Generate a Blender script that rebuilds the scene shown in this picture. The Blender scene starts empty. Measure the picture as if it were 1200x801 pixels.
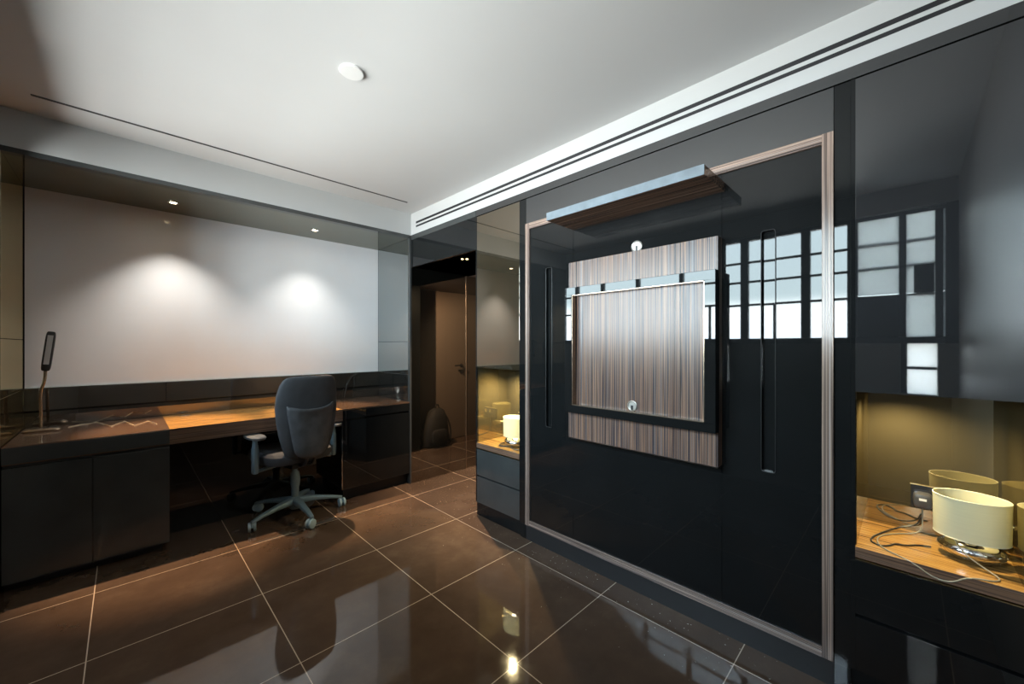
import bpy, bmesh, math, random
from mathutils import Vector, Matrix
random.seed(7)
PI = math.pi
R = math.radians
scn = bpy.context.scene
C = scn.collection

# ------------------------------------------------------------------ camera
CAM_H = 1.265
cd = bpy.data.cameras.new('camera')
cam = bpy.data.objects.new('camera', cd); C.objects.link(cam)
cam.location = (0, 0, CAM_H)
cam.rotation_euler = (R(90), 0, R(-44.75))
cd.lens = 458 / 1200 * 36
cd.sensor_width = 36
cd.shift_y = 0.0033
cd.clip_start = 0.01
scn.camera = cam

# ------------------------------------------------------------------ render look
scn.view_settings.view_transform = 'Standard'
scn.view_settings.look = 'None'
scn.view_settings.gamma = 1
scn.view_settings.use_curve_mapping = False
scn.view_settings.exposure = 0.36
try:
    scn.cycles.max_bounces = 12
    scn.cycles.diffuse_bounces = 6
    scn.cycles.glossy_bounces = 8
    scn.cycles.transparent_max_bounces = 12
    scn.cycles.caustics_reflective = False
    scn.cycles.caustics_refractive = False
    scn.cycles.sample_clamp_indirect = 6
except Exception:
    pass

# ------------------------------------------------------------------ world (daylight sky)
SKY = 34
w = bpy.data.worlds.new('sky'); scn.world = w; w.use_nodes = True
nt = w.node_tree; nt.nodes.clear()
out = nt.nodes.new('ShaderNodeOutputWorld')
bg = nt.nodes.new('ShaderNodeBackground'); bg.inputs['Strength'].default_value = SKY
tc = nt.nodes.new('ShaderNodeTexCoord'); sep = nt.nodes.new('ShaderNodeSeparateXYZ')
rp = nt.nodes.new('ShaderNodeValToRGB')
e = rp.color_ramp.elements
e[0].position = 0.0; e[0].color = (0.68, 0.66, 0.625, 1)
e[1].position = 1.0; e[1].color = (0.38, 0.48, 0.62, 1)
for p, c_ in ((0.44, (0.60, 0.59, 0.565, 1)), (0.495, (0.75, 0.85, 0.95, 1)), (0.538, (0.95, 1.0, 1.0, 1)), (0.552, (0.42, 0.50, 0.52, 1)), (0.64, (0.42, 0.50, 0.54, 1))):
    k = e.new(p); k.color = c_
mr = nt.nodes.new('ShaderNodeMapRange'); mr.inputs[1].default_value = -1; mr.inputs[2].default_value = 1
nt.links.new(tc.outputs['Generated'], sep.inputs[0]); nt.links.new(sep.outputs['Z'], mr.inputs[0])
nt.links.new(mr.outputs[0], rp.inputs[0]); nt.links.new(rp.outputs[0], bg.inputs['Color'])
nt.links.new(bg.outputs[0], out.inputs['Surface'])

# ------------------------------------------------------------------ room numbers (metres)
X0 = 1.866       # front plane of the cabinet wall
Y0 = 3.195       # front plane of the desk niche
Y1 = 3.83        # back plane of the desk niche
XW = -0.45       # window wall
YB = -0.262      # wall just behind the camera
HC = 2.467       # ceiling
HB = 2.272       # underside of the white bulkhead
HN = 2.245       # ceiling of the desk niche
XB = 2.18        # back plane of the bedside niches
XD = 2.53        # back of the cabinets
HH = 1.98        # lobby ceiling
YL = 2.04        # far (door) wall of the lobby
XE = 3.9         # end wall of the lobby

def add_light(name, kind, loc, energy, color, size=None, spot=None, blend=0.6, rot=(0, 0, 0)):
    ld = bpy.data.lights.new(name, kind); ld.energy = energy; ld.color = color
    if kind == 'SPOT':
        ld.spot_size = R(spot); ld.spot_blend = blend; ld.shadow_soft_size = size
    elif kind == 'POINT':
        ld.shadow_soft_size = size
    elif kind == 'AREA':
        ld.shape = 'RECTANGLE'; ld.size, ld.size_y = size
    o = bpy.data.objects.new(name, ld); C.objects.link(o); o.location = loc; o.rotation_euler = rot
    return o
WIN = (-0.20, 3.12, 1.28, 2.29)     # window opening y0,y1,z0,z1 in the window wall
p = add_light('window_daylight', 'AREA', (XW - 0.14, (WIN[0] + WIN[1]) / 2, (WIN[2] + WIN[3]) / 2), 1, (1, 1, 1),
              (WIN[3] - WIN[2], WIN[1] - WIN[0]), rot=(0, R(-90), 0))
p.data.cycles.is_portal = True

# ------------------------------------------------------------------ node helpers
def mat_base(name):
    m = bpy.data.materials.new(name); m.use_nodes = True
    b = m.node_tree.nodes['Principled BSDF']
    return m, m.node_tree, b
def col(c): return (c[0], c[1], c[2], 1)
def coords(nt, scale=(1, 1, 1), rot=(0, 0, 0)):
    t = nt.nodes.new('ShaderNodeTexCoord'); mp = nt.nodes.new('ShaderNodeMapping')
    mp.inputs['Scale'].default_value = scale; mp.inputs['Rotation'].default_value = rot
    nt.links.new(t.outputs['Object'], mp.inputs['Vector']); return mp.outputs[0]
def noise(nt, vec, scale, detail=3, rough=0.5):
    n = nt.nodes.new('ShaderNodeTexNoise'); n.inputs['Scale'].default_value = scale
    n.inputs['Detail'].default_value = detail; n.inputs['Roughness'].default_value = rough
    nt.links.new(vec, n.inputs['Vector']); return n.outputs['Fac']
def ramp(nt, fac, stops, interp='LINEAR'):
    r = nt.nodes.new('ShaderNodeValToRGB'); r.color_ramp.interpolation = interp
    el = r.color_ramp.elements
    el[0].position = stops[0][0]; el[0].color = col(stops[0][1])
    el[1].position = stops[-1][0]; el[1].color = col(stops[-1][1])
    for p_, c_ in stops[1:-1]:
        k = el.new(p_); k.color = col(c_)
    nt.links.new(fac, r.inputs[0]); return r.outputs[0]

def plain(name, c, rough=0.5, metal=0.0, ior=1.5, vary=0.06, scale=6.0, bump=0.0, bscale=80, coat=0.0):
    """solid finish with faint procedural variation"""
    m, nt, b = mat_base(name)
    v = coords(nt)
    f = noise(nt, v, scale)
    cc = ramp(nt, f, [(0.3, [x * (1 - vary) for x in c]), (0.7, [min(1, x * (1 + vary)) for x in c])])
    nt.links.new(cc, b.inputs['Base Color'])
    b.inputs['Roughness'].default_value = rough; b.inputs['Metallic'].default_value = metal
    b.inputs['IOR'].default_value = ior; b.inputs['Coat Weight'].default_value = coat
    if bump:
        n2 = noise(nt, v, bscale); bp = nt.nodes.new('ShaderNodeBump'); bp.inputs['Strength'].default_value = bump
        bp.inputs['Distance'].default_value = 0.002
        nt.links.new(n2, bp.inputs['Height']); nt.links.new(bp.outputs[0], b.inputs['Normal'])
    return m

def tinted_glass(name, base, tint, refl, rough=0.02, edge=1.0):
    """opaque back-painted glass: dark diffuse body under a tinted, strongly reflecting surface"""
    m, nt, b = mat_base(name)
    nt.nodes.remove(b); o = nt.nodes['Material Output']
    d = nt.nodes.new('ShaderNodeBsdfDiffuse'); g = nt.nodes.new('ShaderNodeBsdfGlossy')
    f = noise(nt, coords(nt), 3.0)
    nt.links.new(ramp(nt, f, [(0.3, [x * 0.93 for x in base]), (0.7, [x * 1.07 for x in base])]), d.inputs['Color'])
    g.inputs['Color'].default_value = col(tint); g.inputs['Roughness'].default_value = rough
    fr = nt.nodes.new('ShaderNodeLayerWeight'); fr.inputs['Blend'].default_value = 0.25
    mx = nt.nodes.new('ShaderNodeMapRange'); mx.inputs[3].default_value = refl; mx.inputs[4].default_value = edge
    nt.links.new(fr.outputs['Fresnel'], mx.inputs[0])
    s = nt.nodes.new('ShaderNodeMixShader')
    nt.links.new(mx.outputs[0], s.inputs[0]); nt.links.new(d.outputs[0], s.inputs[1]); nt.links.new(g.outputs[0], s.inputs[2])
    nt.links.new(s.outputs[0], o.inputs['Surface']); return m

def wood(name, axis, stops, rough=0.2, freq=60, stretch=0.6, ior=1.5, mix=0.35):
    """striped macassar veneer, grain running along axis 0/1/2"""
    m, nt, b = mat_base(name)
    sc = [freq, freq, freq]; sc[axis] = stretch
    v = coords(nt, tuple(sc))
    f1 = noise(nt, v, 1.0, 2, 0.6)
    sc2 = [freq * 3.2] * 3; sc2[axis] = stretch * 1.5
    f2 = noise(nt, coords(nt, tuple(sc2)), 1.0, 2, 0.5)
    mm = nt.nodes.new('ShaderNodeMix'); mm.inputs[0].default_value = mix
    nt.links.new(f1, mm.inputs[2]); nt.links.new(f2, mm.inputs[3])
    nt.links.new(ramp(nt, mm.outputs[0], stops), b.inputs['Base Color'])
    b.inputs['Roughness'].default_value = rough; b.inputs['IOR'].default_value = ior
    return m

def emit(name, c, s):
    m, nt, b = mat_base(name)
    b.inputs['Base Color'].default_value = col(c)
    b.inputs['Emission Color'].default_value = col(c); b.inputs['Emission Strength'].default_value = s
    return m

def floor_mat():
    m, nt, b = mat_base('polished_brown_tile')
    t = nt.nodes.new('ShaderNodeTexCoord'); sp = nt.nodes.new('ShaderNodeSeparateXYZ')
    nt.links.new(t.outputs['Object'], sp.inputs[0])
    def line(axis_out, off):
        a = nt.nodes.new('ShaderNodeMath'); a.operation = 'SUBTRACT'; a.inputs[1].default_value = off
        nt.links.new(axis_out, a.inputs[0])
        d = nt.nodes.new('ShaderNodeMath'); d.operation = 'PINGPONG'; d.inputs[1].default_value = 0.3045
        nt.links.new(a.outputs[0], d.inputs[0])
        l = nt.nodes.new('ShaderNodeMath'); l.operation = 'LESS_THAN'; l.inputs[1].default_value = 0.0019
        nt.links.new(d.outputs[0], l.inputs[0]); return l.outputs[0]
    mxm = nt.nodes.new('ShaderNodeMath'); mxm.operation = 'MAXIMUM'
    nt.links.new(line(sp.outputs['X'], 1.108), mxm.inputs[0]); nt.links.new(line(sp.outputs['Y'], 2.918), mxm.inputs[1])
    v = coords(nt)
    n1 = noise(nt, v, 2.2, 8, 0.65)
    base = ramp(nt, n1, [(0.25, (0.070, 0.044, 0.030)), (0.55, (0.105, 0.068, 0.046)), (0.75, (0.150, 0.103, 0.072))])
    # fine dust and grit lying by the wardrobe
    grit = noise(nt, v, 75, 2, 0.5)
    gz = nt.nodes.new('ShaderNodeMapRange'); gz.inputs[1].default_value = 0.9; gz.inputs[2].default_value = 1.80
    gz.inputs[3].default_value = 0.86; gz.inputs[4].default_value = 0.715
    nt.links.new(sp.outputs['X'], gz.inputs[0])
    gt = nt.nodes.new('ShaderNodeMath'); gt.operation = 'GREATER_THAN'
    nt.links.new(grit, gt.inputs[0]); nt.links.new(gz.outputs[0], gt.inputs[1])
    mg = nt.nodes.new('ShaderNodeMix'); mg.data_type = 'RGBA'
    nt.links.new(gt.outputs[0], mg.inputs[0]); nt.links.new(base, mg.inputs[6]); mg.inputs[7].default_value = (0.55, 0.5, 0.42, 1)
    m2 = nt.nodes.new('ShaderNodeMix'); m2.data_type = 'RGBA'
    nt.links.new(mxm.outputs[0], m2.inputs[0]); nt.links.new(mg.outputs[2], m2.inputs[6]); m2.inputs[7].default_value = (0.62, 0.5, 0.38, 1)
    nt.links.new(m2.outputs[2], b.inputs['Base Color'])
    # faint smears in the polish
    n3 = noise(nt, v, 5, 6, 0.7)
    rr = nt.nodes.new('ShaderNodeMapRange'); rr.inputs[1].default_value = 0.4; rr.inputs[2].default_value = 0.8
    rr.inputs[3].default_value = 0.02; rr.inputs[4].default_value = 0.10
    nt.links.new(n3, rr.inputs[0]); nt.links.new(rr.outputs[0], b.inputs['Roughness'])
    b.inputs['IOR'].default_value = 1.68
    return m

M = {}
M['floor'] = floor_mat()
M['ceiling'] = plain('white_ceiling_paint', (0.58, 0.585, 0.585), 0.7, vary=0.02, scale=1.5)
M['bulk'] = plain('white_bulkhead_paint', (0.50, 0.51, 0.51), 0.5, vary=0.01)
M['slot'] = plain('black_slot', (0.01, 0.01, 0.012), 0.5)
M['lacquer'] = plain('black_high_gloss_lacquer', (0.0085, 0.0095, 0.010), 0.02, ior=1.47, vary=0.1)
M['lacquer_grey'] = plain('charcoal_gloss_lacquer', (0.046, 0.050, 0.050), 0.06, ior=1.6, vary=0.1)
M['upper_glass'] = tinted_glass('smoked_glass_front', (0.020, 0.021, 0.023), (0.85, 0.86, 0.86), 0.16)
M['bronze_glass'] = tinted_glass('bronze_tinted_glass', (0.03, 0.025, 0.016), (0.80, 0.71, 0.60), 0.32)
M['niche_glass'] = tinted_glass('bronze_niche_mirror', (0.075, 0.062, 0.036), (0.80, 0.72, 0.52), 0.38)
M['side_bronze'] = tinted_glass('bronze_side_mirror', (0.05, 0.04, 0.025), (0.88, 0.78, 0.52), 0.62)
M['grey_glass'] = tinted_glass('grey_tinted_glass', (0.016, 0.017, 0.017), (0.75, 0.80, 0.80), 0.55)
M['dark_glass'] = tinted_glass('dark_brown_glass', (0.006, 0.006, 0.005), (0.74, 0.68, 0.60), 0.40)
M['splash'] = tinted_glass('black_glass_splashback', (0.03, 0.028, 0.024), (0.8, 0.76, 0.7), 0.26)
M['niche_top'] = tinted_glass('dark_glass_soffit', (0.085, 0.083, 0.070), (0.68, 0.69, 0.62), 0.32, rough=0.05)
M['board'] = plain('white_glass_board', (0.90, 0.91, 0.92), 0.12, ior=1.35, vary=0.01)
M['board_edge'] = plain('polished_glass_edge', (0.8, 0.85, 0.84), 0.15, vary=0.02)
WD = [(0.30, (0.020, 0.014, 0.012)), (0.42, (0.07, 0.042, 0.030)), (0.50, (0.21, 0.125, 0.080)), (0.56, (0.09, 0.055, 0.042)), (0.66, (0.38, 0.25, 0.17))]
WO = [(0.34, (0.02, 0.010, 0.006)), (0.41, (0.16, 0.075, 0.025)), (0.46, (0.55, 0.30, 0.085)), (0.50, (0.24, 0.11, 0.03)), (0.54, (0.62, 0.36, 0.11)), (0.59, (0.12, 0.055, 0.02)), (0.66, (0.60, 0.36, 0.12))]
WP = [(0.36, (0.01, 0.008, 0.008)), (0.42, (0.05, 0.045, 0.05)), (0.455, (0.34, 0.19, 0.115)), (0.485, (0.025, 0.022, 0.028)), (0.525, (0.045, 0.05, 0.065)), (0.55, (0.42, 0.25, 0.155)), (0.575, (0.05, 0.05, 0.06)), (0.66, (0.22, 0.20, 0.20))]  # blue-grey stops put the window's reflection into the veneer colour
M['wood_x'] = wood('macassar_grain_across_desk', 0, WO, 0.12, 45)
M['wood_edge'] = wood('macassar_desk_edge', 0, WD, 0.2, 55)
M['wood_y'] = wood('macassar_grain_along_shelf', 1, WO, 0.14, 55)
M['wood_dark_y'] = wood('dark_macassar_along_shelf', 1, WD, 0.12, 50)
M['wood_z'] = wood('macassar_vertical_grain', 2, WP, 0.26, 70, 0.30, ior=1.42, mix=0.5)
WS = [(0.34, (0.03, 0.02, 0.018)), (0.42, (0.24, 0.18, 0.155)), (0.48, (0.05, 0.035, 0.03)), (0.53, (0.50, 0.36, 0.28)), (0.58, (0.10, 0.07, 0.06)), (0.66, (0.46, 0.39, 0.35))]  # paler veneer ramp: the strips' reflected sheen is put into the colour
M['strip_z'] = wood('macassar_frame_vertical', 2, WS, 0.18, 110, 0.4)
M['strip_y'] = wood('macassar_frame_horizontal', 1, WS, 0.18, 110, 0.4)
M['chrome'] = plain('chrome', (0.75, 0.75, 0.75), 0.08, 1.0, vary=0.02)
M['steel'] = plain('satin_steel', (0.62, 0.60, 0.56), 0.35, 0.9, vary=0.05)
M['gold_trim'] = plain('brass_trim_line', (0.62, 0.52, 0.30), 0.25, 1.0, vary=0.05)
M['black_plastic'] = plain('black_plastic', (0.018, 0.018, 0.019), 0.4)
M['white_plastic'] = plain('white_plastic', (0.75, 0.75, 0.74), 0.4, vary=0.02)
M['fabric'] = plain('charcoal_seat_fabric', (0.050, 0.054, 0.060), 0.9, vary=0.18, scale=9, bump=0.5, bscale=420)
M['back_plastic'] = plain('worn_grey_back_shell', (0.062, 0.066, 0.072), 0.62, vary=0.3, scale=14)
M['alu'] = plain('pale_grey_painted_metal', (0.22, 0.32, 0.38), 0.35, 0.25, vary=0.05)
M['castor'] = plain('pale_blue_grey_castor', (0.38, 0.52, 0.60), 0.4, vary=0.05)
M['bag'] = plain('black_bag_cloth', (0.020, 0.018, 0.016), 0.8, vary=0.3, bump=0.4, bscale=200)
M['door'] = plain('taupe_door_paint', (0.24, 0.19, 0.15), 0.5, vary=0.03)
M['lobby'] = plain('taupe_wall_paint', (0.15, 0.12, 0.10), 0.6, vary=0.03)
M['wall_near'] = plain('grey_satin_wall', (0.30, 0.29, 0.28), 0.35, vary=0.04, scale=1.5)
M['wall_dark'] = plain('dark_grey_glossy_wall', (0.040, 0.041, 0.046), 0.25, ior=1.5, vary=0.08, scale=1.5)
M['frame'] = plain('dark_window_frame', (0.02, 0.022, 0.025), 0.4)
M['socket'] = plain('black_nickel_plate', (0.10, 0.11, 0.14), 0.15, 0.8, vary=0.05)
M['switch'] = plain('bronze_rocker', (0.45, 0.36, 0.2), 0.3, 0.6, vary=0.05)
M['plug'] = plain('dark_grey_plug', (0.06, 0.06, 0.065), 0.35)
M['cable'] = plain('grey_clear_cable', (0.30, 0.27, 0.2), 0.3, vary=0.1)
M['cable_dark'] = plain('black_cable', (0.02, 0.02, 0.02), 0.35)
M['cable_pale'] = plain('cream_cable', (0.75, 0.66, 0.5), 0.35)
M['brushed'] = plain('brushed_bronze', (0.35, 0.27, 0.2), 0.25, 0.9, vary=0.1)
M['led'] = plain('frosted_led_strip', (0.55, 0.56, 0.56), 0.5, vary=0.02)
M['concrete'] = plain('balcony_concrete', (0.55, 0.56, 0.56), 0.8)
M['parapet'] = plain('dark_balcony_parapet', (0.04, 0.055, 0.08), 0.5)
M['facade'] = plain('pale_facade', (0.62, 0.66, 0.70), 0.8)
M['facade_win'] = plain('facade_window_glass', (0.10, 0.13, 0.17), 0.2)
M['glow'] = emit('warm_lamp_lens', (1.0, 0.80, 0.50), 22)
M['glow_dim'] = emit('amber_lamp_lens', (1.0, 0.72, 0.35), 9)
def glass_pane():
    m, nt, b = mat_base('clear_window_glass'); nt.nodes.remove(b); o = nt.nodes['Material Output']
    t = nt.nodes.new('ShaderNodeBsdfTransparent'); t.inputs[0].default_value = (0.93, 0.96, 0.97, 1)
    g = nt.nodes.new('ShaderNodeBsdfGlossy'); g.inputs['Roughness'].default_value = 0.01
    lw = nt.nodes.new('ShaderNodeFresnel'); lw.inputs[0].default_value = 1.45
    s = nt.nodes.new('ShaderNodeMixShader'); nt.links.new(lw.outputs[0], s.inputs[0])
    nt.links.new(t.outputs[0], s.inputs[1]); nt.links.new(g.outputs[0], s.inputs[2]); nt.links.new(s.outputs[0], o.inputs['Surface'])
    return m
M['pane'] = glass_pane()
def translucent(name, c, amt=0.6):
    m, nt, b = mat_base(name); nt.nodes.remove(b); o = nt.nodes['Material Output']
    d = nt.nodes.new('ShaderNodeBsdfDiffuse'); t = nt.nodes.new('ShaderNodeBsdfTranslucent')
    f = noise(nt, coords(nt, (1, 1, 30)), 8)
    cc = ramp(nt, f, [(0.3, [x * 0.96 for x in c]), (0.7, c)])
    nt.links.new(cc, d.inputs[0]); nt.links.new(cc, t.inputs[0])
    s = nt.nodes.new('ShaderNodeMixShader'); s.inputs[0].default_value = amt
    nt.links.new(d.outputs[0], s.inputs[1]); nt.links.new(t.outputs[0], s.inputs[2]); nt.links.new(s.outputs[0], o.inputs['Surface'])
    return m
M['shade'] = translucent('cream_lamp_shade_fabric', (0.86, 0.83, 0.60), 0.35)
M['frosted'] = translucent('frosted_glass', (0.85, 0.87, 0.87), 0.6)

# ------------------------------------------------------------------ mesh helpers
def box(bm, x0, x1, y0, y1, z0, z1):
    vs = [bm.verts.new((x, y, z)) for z in (z0, z1) for y in (y0, y1) for x in (x0, x1)]
    for f in ((0, 2, 3, 1), (4, 5, 7, 6), (0, 1, 5, 4), (2, 6, 7, 3), (0, 4, 6, 2), (1, 3, 7, 5)):
        bm.faces.new([vs[i] for i in f])
    return vs
def ring(bm, c, a, b, n=2.0, seg=24, U=Vector((1, 0, 0)), V=Vector((0, 1, 0))):
    vs = []
    for i in range(seg):
        th = 2 * PI * i / seg; cx, sx = math.cos(th), math.sin(th)
        vs.append(bm.verts.new(Vector(c) + U * (a * math.copysign(abs(cx) ** (2 / n), cx)) + V * (b * math.copysign(abs(sx) ** (2 / n), sx))))
    return vs
def loft(bm, rings, cap0=True, cap1=True):
    for A, B in zip(rings, rings[1:]):
        k = len(A)
        for i in range(k):
            bm.faces.new((A[i], A[(i + 1) % k], B[(i + 1) % k], B[i]))
    if cap0: bm.faces.new(list(reversed(rings[0])))
    if cap1: bm.faces.new(rings[-1])
def lathe(bm, prof, c=(0, 0, 0), seg=32, sx=1.0, sy=1.0, cap0=True, cap1=True):
    rs = [ring(bm, (c[0], c[1], c[2] + z), r * sx, r * sy, 2, seg) for r, z in prof]
    loft(bm, rs, cap0, cap1)
def tube(bm, pts, r, seg=10, smooth=0):
    pts = [Vector(p_) for p_ in pts]
    for _ in range(smooth):
        q = [pts[0]]
        for a, b in zip(pts, pts[1:]):
            q += [a * 0.75 + b * 0.25, a * 0.25 + b * 0.75]
        q.append(pts[-1]); pts = q
    rad = r if isinstance(r, (list, tuple)) else None
    rs = []; N = None
    for i, p_ in enumerate(pts):
        d = (pts[min(i + 1, len(pts) - 1)] - pts[max(i - 1, 0)]).normalized()
        if N is None:
            N = d.cross(Vector((0, 0, 1)) if abs(d.z) < 0.9 else Vector((1, 0, 0))).normalized()
        N = (N - d * N.dot(d)).normalized(); B = d.cross(N)
        rr = rad[0] + (rad[1] - rad[0]) * i / (len(pts) - 1) if rad else r
        rs.append(ring(bm, p_, rr, rr, 2, seg, N, B))
    loft(bm, rs)
def cyl(bm, a, b, r, seg=20): tube(bm, [a, b], r, seg)
def obj(name, bm, mat, parent=None, smooth=False, bevel=0.0, sub=0, bseg=2):
    bmesh.ops.recalc_face_normals(bm, faces=bm.faces)
    me = bpy.data.meshes.new(name); bm.to_mesh(me); bm.free()
    o = bpy.data.objects.new(name, me); C.objects.link(o)
    me.materials.append(mat if not isinstance(mat, str) else M[mat])
    if smooth:
        me.polygons.foreach_set('use_smooth', [True] * len(me.polygons))
        if not sub:
            try: me.set_sharp_from_angle(angle=R(40))
            except Exception: pass
    if bevel:
        m = o.modifiers.new('bevel', 'BEVEL'); m.width = bevel; m.segments = bseg; m.limit_method = 'ANGLE'
    if sub:
        m = o.modifiers.new('sub', 'SUBSURF'); m.levels = sub; m.render_levels = sub
    if parent is not None: o.parent = parent
    return o
def boxo(name, dims, mat, parent=None, bevel=0.0):
    bm = bmesh.new(); box(bm, *dims); return obj(name, bm, mat, parent, bevel=bevel)
def tag(o, label, cat, group=None):
    o['label'] = label; o['category'] = cat
    if group: o['group'] = group
    return o
def thing(name, label, cat, loc=(0, 0, 0), rz=0, group=None):
    o = bpy.data.objects.new(name, None); C.objects.link(o); o.location = loc; o.rotation_euler = (0, 0, rz)
    o.empty_display_size = 0.05
    return tag(o, label, cat, group)
def struct(name, dims, mat, parent=None, bevel=0.0, label=None):
    o = boxo(name, dims, mat, parent, bevel)
    if parent is None: o['kind'] = 'structure'
    if label: o['label'] = label
    return o
def child(t, name, dims_world, mat, bevel=0.0, parent=None):
    """box given in world coordinates, made a child of thing t (t unrotated)"""
    L = t.location; x0, x1, y0, y1, z0, z1 = dims_world
    return boxo(name, (x0 - L.x, x1 - L.x, y0 - L.y, y1 - L.y, z0 - L.z, z1 - L.z), mat, parent or t, bevel)
def dup(root, loc, label, rz=None):
    r = root.copy(); C.objects.link(r); r.location = loc; r['label'] = label
    if rz is not None: r.rotation_euler = (0, 0, rz)
    for ch in list(root.children):
        c = ch.copy(); C.objects.link(c); c.parent = r
        for g in ch.children:
            d = g.copy(); C.objects.link(d); d.parent = c
    return r

# ================================================================== SETTING
struct('floor', (XW - 0.2, XE + 0.1, YB - 0.12, Y1 + 0.2, -0.06, 0.0), 'floor')
struct('ceiling', (XW - 0.2, X0 + 0.8, YB - 0.12, Y1 + 0.2, HC, HC + 0.08), 'ceiling')
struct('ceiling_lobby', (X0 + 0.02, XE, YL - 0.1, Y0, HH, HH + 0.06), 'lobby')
# wall behind the camera and end of the lobby
struct('wall_near', (XW - 0.2, XD, YB - 0.12, YB, 0, HC), 'wall_near')
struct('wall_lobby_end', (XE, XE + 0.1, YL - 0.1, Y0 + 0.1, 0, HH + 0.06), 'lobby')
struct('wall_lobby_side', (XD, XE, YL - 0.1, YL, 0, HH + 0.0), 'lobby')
# desk-side wall, beyond the desk niche back
struct('wall_far', (XW - 0.2, X0 + 0.02, Y1 + 0.012, Y1 + 0.12, 0, HC), 'wall_dark')
# continuation of the desk wall into the lobby: dark reflecting glass, two sheets with a thin joint
gw = struct('wall_glass', (X0 + 0.0, 2.498, Y0, Y0 + 0.03, 0.0, HH), 'dark_glass')
struct('wall_glass_inner', (2.504, XE, Y0, Y0 + 0.03, 0.0, HH), 'dark_glass')
struct('trim_1', (2.496, 2.506, Y0 - 0.004, Y0 + 0.01, 0.0, HH), 'brushed')
boxo_ = struct('trim_2', (X0 - 0.016, X0 + 0.0, Y0 - 0.006, Y0 + 0.03, 0.0, HN), 'lacquer_grey')
struct('wall_niche_end', (X0 + 0.0005, X0 + 0.08, Y0 + 0.031, Y1 + 0.12, 0, HC), 'wall_dark')
# window wall (left, beside the camera)
y0w, y1w, z0w, z1w = WIN
struct('wall_window_sill', (XW - 0.09, XW, 0.03, Y0, 0, z0w), 'wall_near')
struct('wall_window_base', (XW - 0.09, XW, YB, 0.03, 0, 0.90), 'wall_near')
struct('wall_window_jamb', (XW - 0.09, XW, YB, -0.16, 0.90, z0w), 'wall_near')
struct('wall_window_head', (XW - 0.09, XW, YB, Y0, z1w, HC), 'wall_near')
struct('wall_window_pier', (XW - 0.09, XW, y1w, Y0, z0w, z1w), 'wall_dark')
struct('wall_window_corner', (XW - 0.09, XW, YB, y0w, z0w, z1w), 'wall_dark')
struct('wall_window_return', (XW - 0.2, XW - 0.02, Y0, Y1 + 0.012, 0, HC), 'wall_dark')

wn = bpy.data.objects.new('window_1', None); C.objects.link(wn); wn['kind'] = 'structure'
wn.location = (XW, (y0w + y1w) / 2, z0w)
zt = [1.65, 1.87, 2.056]
bm = bmesh.new()
xa, xb = XW - 0.09, XW - 0.04
box(bm, xa, xb, y0w, y1w, z0w, z0w + 0.05); box(bm, xa, xb, y0w, y1w, z1w - 0.03, z1w)
ym = [-0.17, 0.02, 0.31, 0.62, 1.095, 1.62, 2.10, 2.55, 2.92]
for yy in ym:
    hw = 0.033 if yy in (1.095, 0.62, 0.31) else 0.02
    box(bm, xa, xb, yy - hw, yy + hw, z0w + 0.05, z1w - 0.03)
fr = obj('window_frame', bm, 'frame', wn, bevel=0.003)
fr.matrix_parent_inverse = Matrix.Translation(-wn.location)
bm = bmesh.new()
for zz in zt:
    box(bm, xa + 0.015, xb - 0.015, y0w, y1w, zz - 0.010, zz + 0.010)
for yy in (0.455, 0.86, 1.35):
    box(bm, xa + 0.015, xb - 0.015, yy - 0.010, yy + 0.010, z0w + 0.05, 1.66)
o = obj('glazing_bar', bm, 'frame', wn); o.matrix_parent_inverse = Matrix.Translation(-wn.location)
o = boxo('window_pane', (XW - 0.067, XW - 0.062, y0w, y1w, z0w, z1w), 'pane', wn); o.matrix_parent_inverse = Matrix.Translation(-wn.location)
# frosted lower lights close to the corner, dark spandrel beside them
bm = bmesh.new()
for a, b_ in ((0.90, 1.09), (1.10, 1.28), (1.28, 1.66)):
    box(bm, XW - 0.055, XW - 0.050, -0.20, 0.002, a, b_)
box(bm, XW - 0.055, XW - 0.050, -0.20, 0.29, 1.662, 2.285)
o = obj('frosted_pane', bm, 'frosted', wn); o.matrix_parent_inverse = Matrix.Translation(-wn.location)
bm = bmesh.new()
box(bm, XW - 0.058, XW - 0.045, 0.04, 0.28, 1.29, 1.64); box(bm, XW - 0.058, XW - 0.045, -0.16, 0.03, 1.085, 1.105); box(bm, XW - 0.058, XW - 0.045, -0.005, 0.03, 0.90, 1.085); box(bm, XW - 0.058, XW - 0.045, -0.005, 0.03, 1.105, 1.28); box(bm, XW - 0.058, XW - 0.045, -0.145, -0.04, 1.66, 1.87)
o = obj('spandrel_panel', bm, 'frame', wn); o.matrix_parent_inverse = Matrix.Translation(-wn.location)

# ceiling bulkheads
struct('trim_3', (X0 + 0.0, X0 + 0.7, YB, Y0 + 0.003, HB, HC), 'bulk')
struct('trim_4', (XW, X0 + 0.7, Y0 + 0.003, Y1 + 0.012, HB, HC), 'bulk')
# dark head above the niche and its glossy ceiling
struct('trim_5', (XW, X0, Y0 + 0.003, Y0 + 0.05, HN, HB), 'lacquer_grey')
struct('trim_6', (XW - 0.02, X0 + 0.02, Y0 + 0.05, Y1 + 0.012, HN, HB), 'niche_top')

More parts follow.
